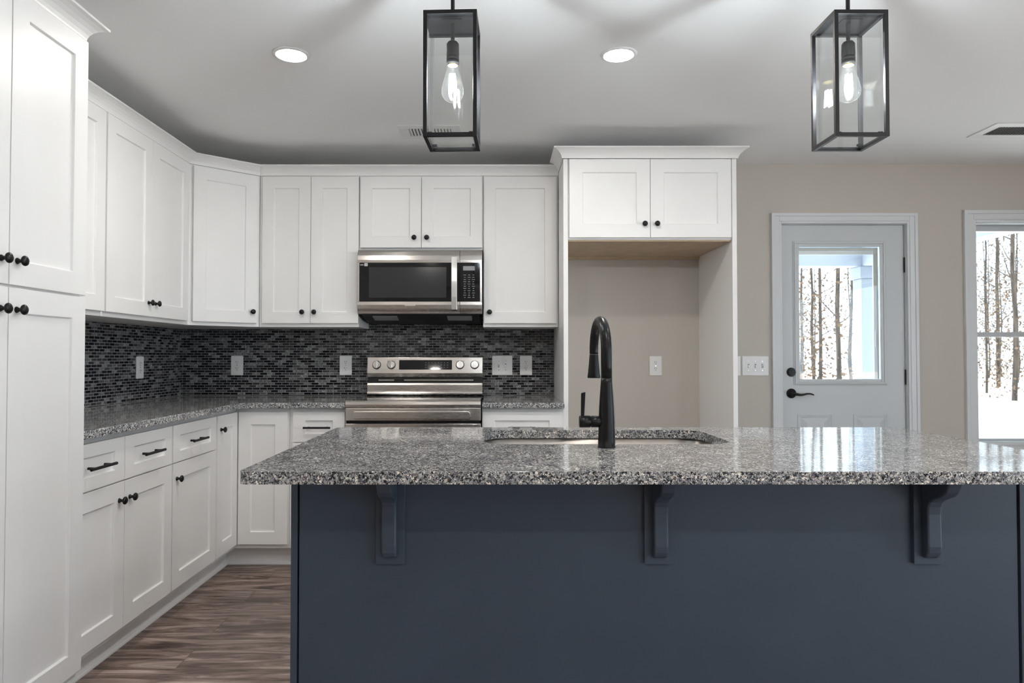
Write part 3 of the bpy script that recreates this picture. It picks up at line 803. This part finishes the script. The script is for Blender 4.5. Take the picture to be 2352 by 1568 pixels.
# ------------------------------------------------------------ pendants
def pendant(label, loc, rz=0.0):
    p = thing('pendant_light', label, 'pendant light', loc, rz, 'glass box pendants over the island')
    w, h, b = .080, .378, .0115      # half width, height, bar; origin at the bottom centre
    fm = M()
    for sx in (-1, 1):
        for sy in (-1, 1): fm.box(sx * w, sy * w, 0, sx * (w - b), sy * (w - b), h)
    for z0 in (0, h - b):
        for s in (-1, 1):
            fm.box(-w + b, s * w, z0, w - b, s * (w - b), z0 + b); fm.box(s * w, -w + b, z0, s * (w - b), w - b, z0 + b)
    fm.build('frame', 'black', p, bevel=.0006)
    tp = M().box(-w + b, -w + b, h - .004, w - b, w - b, h - .001); tp.box(-.032, -.032, h - .001, .032, .032, h + .004); tp.box(-.030, -.030, h - .0055, .030, .030, h - .004)
    tp.build('top_plate', 'black', p)
    e = w - b
    for x0, y0, x1, y1 in ((-e, -e + .001, e, -e + .004), (-e, e - .004, e, e - .001), (-e + .001, -e + .004, -e + .004, e - .004), (e - .004, -e + .004, e - .001, e - .004)):
        M().box(x0, y0, .006, x1, y1, h - .006).build('glass_pane', 'glass', p)
    cl = M()
    for sx in (-1, 1):
        for sy in (-1, 1): cl.box(sx * e, sy * (e - .004), b, sx * (e - .013), sy * (e - .010), b + .007)
    cl.build('clip', 'black', p)
    rod = M(); rod.tube([(0, 0, h - .055), (0, 0, ZC - loc[2] - .018)], .0060, 12)
    rod.build('rod', 'black', p, smooth=True)
    M().lathe([(.0, -.022), (.058, -.022), (.062, -.018), (.062, -.0005), (.0, -.0005)], (0, 0, ZC - loc[2]), 'z', 32).build('canopy', 'black', p, bevel=.001)
    so = M().lathe([(.0, -.060), (.0065, -.060), (.014, -.062), (.0190, -.069), (.0197, -.105), (.0184, -.106), (.0184, -.109), (.0197, -.110), (.0197, -.116), (.0184, -.117), (.0184, -.119), (.0197, -.120), (.0197, -.131), (.0, -.131)], (0, 0, h), 'z', 28)
    so.build('socket', 'black', p, smooth=True)
    bu = M().lathe([(.0150, -.1315), (.0160, -.138), (.0195, -.152), (.0250, -.172), (.0305, -.192), (.0340, -.208), (.0345, -.217), (.0320, -.230), (.0250, -.2405), (.0130, -.2470), (.0, -.2485)], (0, 0, h), 'z', 36)
    bb_ = bu.build('bulb', 'bulbglass', p, smooth=True)
    ca = M().lathe([(.0, -.1312), (.0148, -.1312), (.0148, -.135), (.0, -.135)], (0, 0, h), 'z', 20).build('bulb_collar', 'brass', bb_)
    fl = M()
    for k_ in range(4):
        a = PI / 4 + k_ * PI / 2
        fl.tube([(.0075 * math.cos(a), .0075 * math.sin(a), h - .162), (.0105 * math.cos(a), .0105 * math.sin(a), h - .214)], .0024, 8)
    fl.build('filament', 'filament', bb_)
    s_ = M().lathe([(.0, -.135), (.005, -.136), (.004, -.150), (.0015, -.160), (.0, -.222)], (0, 0, h), 'z', 12).build('glass_stem', 'bulbglass', bb_, smooth=True)
    return p
PENDZ = 1.834
pd1 = pendant('black-framed glass box pendant hanging in line with the microwave', (-.137, 2.135, PENDZ), math.radians(-2.3))
pd2 = dup_tree(pd1, (1.081, 2.135, PENDZ), 0, 'black-framed glass box pendant hanging in front of the exterior door wall', 'glass box pendants over the island')

# ------------------------------------------------------------ recessed lights and vents
def can_light(label, x, y):
    o = thing('recessed_light', label, 'ceiling light', (x, y, ZC), 0, 'recessed ceiling lights')
    M().lathe([(.062, -.0005), (.078, -.0005), (.0775, -.003), (.070, -.006), (.063, -.007), (.061, -.004)], (0, 0, 0), 'z', 40).build('trim_ring', 'trim', o, smooth=True)
    M().lathe([(.0, -.006), (.0605, -.006), (.0605, -.003), (.0, -.003)], (0, 0, 0), 'z', 40).build('lens', 'can', o)
    return o
c1 = can_light('lit recessed ceiling light nearer the left wall cabinets', -.872, 2.935)
c2 = dup_tree(c1, (.514, 2.935, ZC), 0, 'lit recessed ceiling light above the faucet, between both pendants')
for (x, y) in ((.514, 1.15), (1.9, 1.15), (-.872, -.7), (.514, -.7), (2.6, -.7), (2.6, -2.4), (.2, -2.4)):  # fixtures out of view; front two added to brighten the base cabinets
    dup_tree(c1, (x, y, ZC), 0, 'unseen recessed ceiling light added above and behind the camera', 'unseen recessed ceiling lights')

def vent(label, x0, x1, y0, y1):
    o = thing('ceiling_vent', label, 'vent', ((x0 + x1) / 2, (y0 + y1) / 2, ZC), 0, 'ceiling air vents')
    a, b = (x1 - x0) / 2, (y1 - y0) / 2
    m = M(); e = .055
    m.box(-a, -b, -.006, a, -b + e, 0); m.box(-a, b - e, -.006, a, b, 0); m.box(-a, -b + e, -.006, -a + e, b - e, 0); m.box(a - e, -b + e, -.006, a, b - e, 0)
    m.build('frame', 'trim', o, bevel=.003)
    M().box(-a + e, -b + e, -.0015, a - e, b - e, -.0005).build('duct', 'slot', o)
    l = M(); n = int((2 * a - 2 * e) / .017)
    for i in range(n):
        x = -a + e + (i + .5) * (2 * a - 2 * e) / n
        l.prism([(x - .006, -.0075), (x - .0045, -.0075), (x + .004, -.002), (x + .0025, -.002)], -b + e, b - e, 'y')
    l.build('louvers', 'trim', o)
vent('white ceiling vent half behind the left glass pendant', -.550, -.205, 3.835, 4.075)
vent('white ceiling vent above the window at the right picture edge', 2.735, 3.10, 3.805, 4.055)

# ------------------------------------------------------------ exterior door (door_1)
dc = M()
CAS = [(0, 0), (.0, .012), (.010, .016), (.030, .018), (.060, .022), (.072, .022), (.076, .018), (.076, 0)]
dx0, dx1, dzt = DO[0] + .012, DO[1] - .012, DO[3] - .012
def casing(m, x0, x1, zt, z0=0.0, wdt=.072):
    # three stepped boards; outer back band thicker
    for (a, b, t_) in ((0, .22, .013), (.22, .70, .016), (.70, 1.0, .021)):
        m.box(x0 - b * wdt, YB - t_, z0, x0 - a * wdt, YB, zt + b * wdt)
        m.box(x1 + a * wdt, YB - t_, z0, x1 + b * wdt, YB, zt + b * wdt)
        m.box(x0 - a * wdt, YB - t_, zt + a * wdt, x1 + a * wdt, YB, zt + b * wdt)
casing(dc, 1.884, 2.716, 2.064, 0, .068)
d1 = struct(dc.build('door_1', 'casing', bevel=.002))
jm = M(); jm.box(1.8735, YB + .001, 0, 1.890, YB + .149, 2.064); jm.box(2.710, YB + .001, 0, 2.7265, YB + .149, 2.064); jm.box(1.890, YB + .001, 2.060, 2.710, YB + .149, 2.0765)
jm.build('jamb', 'doorpaint', d1)
SLX0, SLX1 = 1.8935, 2.7065
sy0, sy1 = YB + .018, YB + .060
LX0, LX1, LZ0, LZ1 = 1.993, 2.560, 1.018, 1.925      # lite hole
sl_ = M(); sl_.box(SLX0, sy0, .012, LX0, sy1, 2.056); sl_.box(LX1, sy0, .012, SLX1, sy1, 2.056); sl_.box(LX0, sy0, LZ1, LX1, sy1, 2.056); sl_.box(LX0, sy0, .012, LX1, sy1, LZ0)
slab = sl_.build('door_slab', 'doorpaint', d1)
lf = M()
for (o0, o1, yy) in ((.026, .018, .006), (.018, .006, .012), (.006, -.014, .008)):
    lf.box(LX0 - o0, sy0 - yy, LZ0 - o0, LX0 - o1, sy0, LZ1 + o0); lf.box(LX1 + o1, sy0 - yy, LZ0 - o0, LX1 + o0, sy0, LZ1 + o0)
    lf.box(LX0 - o1, sy0 - yy, LZ1 + o1, LX1 + o1, sy0, LZ1 + o0); lf.box(LX0 - o1, sy0 - yy, LZ0 - o0, LX1 + o1, sy0, LZ0 - o1)
lf.build('glass_frame', 'doorpaint', slab, bevel=.002)
M().box(LX0 + .002, sy0 + .012, LZ0 + .002, LX1 - .002, sy0 + .016, LZ1 - .002).build('glass_pane', 'winglass', slab)
bn = M(); bn.box(LX0 + .016, sy0 + .017, LZ1 - .038, LX1 - .05, sy0 + .032, LZ1 - .016)
for i in range(6): bn.box(LX0 + .016, sy0 + .018, LZ1 - .042 - i * .004, LX1 - .05, sy0 + .030, LZ1 - .040 - i * .004)
bn.box(LX1 - .046, sy0 + .017, LZ0 + .016, LX1 - .016, sy0 + .032, LZ1 - .016)
bn.build('raised_blind', 'blind', slab)
M().box(LX1 - .044, sy0 + .002, 1.245, LX1 - .038, sy0 + .016, 1.36).build('blind_slider', 'doorpaint', slab)
for x0, x1 in ((1.992, 2.222), (2.362, 2.592)):
    pn = M()
    for (i0, i1, yy) in ((0, .012, .005), (.012, .022, .002)):
        pn.box(x0 + i0, sy0 - yy, .23, x0 + i1, sy0, .80 - i0); pn.box(x1 - i1, sy0 - yy, .23, x1 - i0, sy0, .80 - i0); pn.box(x0 + i1, sy0 - yy, .80 - i1, x1 - i1, sy0, .80 - i0)
    a = [pn.bm.verts.new(p) for p in ((x0 + .026, sy0 - .0005, .25), (x1 - .026, sy0 - .0005, .25), (x1 - .026, sy0 - .0005, .774), (x0 + .026, sy0 - .0005, .774))]
    b = [pn.bm.verts.new(p) for p in ((x0 + .060, sy0 - .009, .284), (x1 - .060, sy0 - .009, .284), (x1 - .060, sy0 - .009, .740), (x0 + .060, sy0 - .009, .740))]
    for i in range(4): pn.bm.faces.new((a[i], a[(i + 1) % 4], b[(i + 1) % 4], b[i]))
    pn.bm.faces.new(b)
    pn.build('raised_panel', 'doorpaint', slab, bevel=.001)
M().lathe([(.0305, 0), (.0305, .004), (.027, .012), (.024, .020), (.0, .021)], (1.951, sy0, 1.078), 'y', 28, -1).build('deadbolt', 'bronze', slab, smooth=False, bevel=.001)
hl = M().lathe([(.0325, 0), (.0325, .004), (.029, .010), (.016, .014), (.012, .030), (.0125, .045), (.0, .046)], (1.951, sy0, .937), 'y', 28, -1)
hl.tube([(1.951, sy0 - .038, .937), (1.975, sy0 - .040, .932), (1.995, sy0 - .041, .929), (2.015, sy0 - .042, .931), (2.035, sy0 - .042, .936), (2.055, sy0 - .042, .937), (2.072, sy0 - .041, .933), (2.083, sy0 - .040, .928)], [.011, .0095, .008, .007, .0065, .006, .0055, .004], 12)
hl.build('lever_handle', 'bronze', slab, smooth=True)
for zc in (1.790, 1.045, .25):
    hg = M(); hg.box(2.7045, sy0 - .004, zc - .048, 2.7125, sy0 + .004, zc + .048); hg.tube([(2.7085, sy0 - .006, zc - .050), (2.7085, sy0 - .006, zc + .050)], .0065, 12)
    hg.build('hinge', 'bronze', d1)
M().box(1.8905, sy0 - .002, .905, 1.8935, sy0 + .002, .965).build('strike_plate', 'bronze', d1)

# ------------------------------------------------------------ window_1 on the back wall
wc = M(); casing(wc, WO[0], WO[1], WO[3], WO[2] - .02, .080)
wc.box(WO[0] - .08, YB - .016, WO[2] - .08, WO[1] + .08, YB, WO[2] - .0205)
wc.box(WO[0] + .001, YB - .014, WO[2] - .020, WO[1] - .001, YB, WO[2])
w1 = struct(wc.build('window_1', 'casing', bevel=.002))
fm = M(); y0, y1 = YB + .045, YB + .13
fm.box(WO[0] + .001, YB + .001, WO[2] + .001, WO[0] + .006, y1, WO[3] - .001); fm.box(WO[1] - .006, YB + .001, WO[2] + .001, WO[1] - .001, y1, WO[3] - .001)
fm.box(WO[0] + .006, YB + .001, WO[3] - .006, WO[1] - .006, y1, WO[3] - .001); fm.box(WO[0] + .006, YB + .001, WO[2] + .001, WO[1] - .006, y1, WO[2] + .006)
fm.build('jamb', 'doorpaint', w1)
us = M(); us.box(WO[0] + .006, y0 + .03, 1.315, WO[0] + .022, y1, WO[3] - .006); us.box(WO[1] - .022, y0 + .03, 1.315, WO[1] - .006, y1, WO[3] - .006)
us.box(WO[0] + .022, y0 + .03, WO[3] - .046, WO[1] - .022, y1, WO[3] - .006); us.box(WO[0] + .022, y0 + .03, 1.315, WO[1] - .022, y1, 1.345)
us = us.build('upper_sash', 'screen', w1, bevel=.002)
M().box(WO[0] + .021, y0 + .055, 1.340, WO[1] - .021, y0 + .059, WO[3] - .045).build('glass_pane', 'winglass', us)
ls = M(); ls.box(WO[0] + .006, y0, WO[2] + .006, WO[0] + .026, y0 + .029, 1.345); ls.box(WO[1] - .026, y0, WO[2] + .006, WO[1] - .006, y0 + .029, 1.345)
ls.box(WO[0] + .026, y0, WO[2] + .006, WO[1] - .026, y0 + .029, WO[2] + .020); ls.box(WO[0] + .026, y0, 1.312, WO[1] - .026, y0 + .029, 1.345)
ls = ls.build('lower_sash', 'screen', w1, bevel=.002)
M().box(WO[0] + .025, y0 + .012, WO[2] + .018, WO[1] - .025, y0 + .016, 1.314).build('glass_pane', 'winglass', ls)
M().box(3.575, y0 - .012, 1.345, 3.655, y0 + .015, 1.357).build('sash_lock', 'bronze', ls, bevel=.003)

# ------------------------------------------------------------ outdoors: porch, yard, woods
struct(M().box(-60, -60, -.55, 90, 90, -.35).build('ground', 'ground'))
struct(M().box(.3, YB + .151, -.30, 4.0, 7.05, -.04).build('porch_floor', 'concrete'))
struct(M().box(.3, YB + .151, 2.30, 4.3, 7.25, 2.36).build('porch_ceiling', 'porchceil'))
bmx = M(); bmx.box(.3, 6.80, 2.06, 3.70, 6.94, 2.30); bmx.box(3.555, YB + .151, 2.06, 3.70, 6.80, 2.30)
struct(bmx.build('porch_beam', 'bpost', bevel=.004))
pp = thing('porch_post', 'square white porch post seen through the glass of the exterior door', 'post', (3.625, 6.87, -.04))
M().box(-.085, -.085, .14, .085, .085, 1.98).build('shaft', 'postshade', pp, bevel=.006)
M().box(-.105, -.105, 0, .105, .105, .139).build('base', 'postshade', pp, bevel=.006)
M().box(-.10, -.10, 1.981, .10, .10, 2.099).build('cap', 'postshade', pp, bevel=.006)

def tree_proto(seed, hgt, r0, leaf):
    rnd = random.Random(seed)
    o = thing('bare_tree', 'bare brown woodland tree beyond the porch, half lost in glare', 'tree', (0, 0, 0), 0, 'bare trees beyond the porch')
    m = M(); tips = []
    lean = rnd.uniform(-.4, .4); n = 9; r0 *= .36
    pts = [(lean * (i / n) ** 1.6 + rnd.uniform(-.05, .05), rnd.uniform(-.05, .05), hgt * i / n - .15) for i in range(n + 1)]
    m.tube(pts, [r0 * (1 - .8 * i / n) for i in range(n + 1)], 8)
    for b in range(22):
        f = rnd.uniform(.18, .95); i = min(n - 1, int(f * n)); p = Vector(pts[i]).lerp(Vector(pts[i + 1]), f * n - i)
        a = rnd.uniform(0, 2 * PI); L_ = rnd.uniform(.6, 1.3) * (1.15 - f * .6)
        d = Vector((math.cos(a), math.sin(a), rnd.uniform(.3, 1.1))).normalized()
        q = [p + d * L_ * t_ + Vector((0, 0, .25 * L_ * t_ * t_)) + Vector((rnd.uniform(-.06, .06), rnd.uniform(-.06, .06), 0)) * (t_ > 0) for t_ in (0, .35, .7, 1)]
        m.tube(q, [r0 * .30 * (1 - f * .4), r0 * .2, r0 * .12, r0 * .05], 5)
        tips += q[1:]
    m.build('trunk', 'bark', o)
    lf_ = M()
    for _ in range(620):
        c = rnd.choice(tips) + Vector((rnd.gauss(0, .32), rnd.gauss(0, .32), rnd.gauss(0, .32)))
        s_ = rnd.uniform(.018, .045); u = Vector((rnd.gauss(0, 1), rnd.gauss(0, 1), rnd.gauss(0, 1))).normalized(); w_ = u.orthogonal().normalized()
        vs4 = [lf_.bm.verts.new(c + s_ * k_) for k_ in (u, w_ * .6, -u, -w_ * .6)]
        lf_.bm.faces.new(vs4)
    for _ in range(280):                                            # dead brush around the foot of the trunk
        a_ = rnd.uniform(0, 2 * PI); q_ = rnd.uniform(.05, .95); c = Vector((q_ * math.cos(a_), q_ * math.sin(a_), .1 + 3.4 * rnd.random() ** 1.4))
        s_ = rnd.uniform(.025, .07); u = Vector((rnd.gauss(0, 1), rnd.gauss(0, 1), rnd.gauss(0, 1))).normalized(); w_ = u.orthogonal().normalized()
        lf_.bm.faces.new([lf_.bm.verts.new(c + s_ * k_) for k_ in (u, w_ * .6, -u, -w_ * .6)])
    f_ = lf_.build('foliage', leaf, o); f_['kind'] = 'stuff'
    return o
protos = [tree_proto(11, 9.5, .16, 'leaf'), tree_proto(12, 7.5, .10, 'leaf'), tree_proto(13, 11, .20, 'leaf'), tree_proto(14, 6.0, .08, 'green')]
rnd = random.Random(5)
spots = []
spots = [(7.3, 15.8), (7.6, 18.6), (10.2, 13.8), (11.6, 16.6), (9.2, 20.4)]
while len(spots) < 50:
    Y = rnd.uniform(13, 36); X = Y * rnd.uniform(.36, .95)
    if all((X - a) ** 2 + (Y - b) ** 2 > 2.25 ** 2 for a, b in spots): spots.append((X, Y))
_ = [(7.3, 15.8), (7.6, 17.2), (8.3, 18.0), (9.9, 14.2), (10.5, 14.6), (10.2, 13.6), (10.9, 15.5)]
GZ = -.35
for i, (x, y) in enumerate(spots):
    x *= 1.75; y *= 1.75
    pr_ = protos[(0, 1, 2, 1, 0, 3, 1)[i % 7]]
    k_ = (0, 1, 2, 1, 0, 3, 1)[i % 7]
    if i in (0, 1, 2, 5):
        o = pr_; o.location = (x, y, GZ); o.rotation_euler.z = rnd.uniform(0, 6.28)
    else:
        o = dup_tree(pr_, (x, y, GZ), rnd.uniform(0, 6.28), pr_['label'], pr_['group'])
    s_ = rnd.uniform(1.25, 1.75); o.scale = (s_, s_, s_)
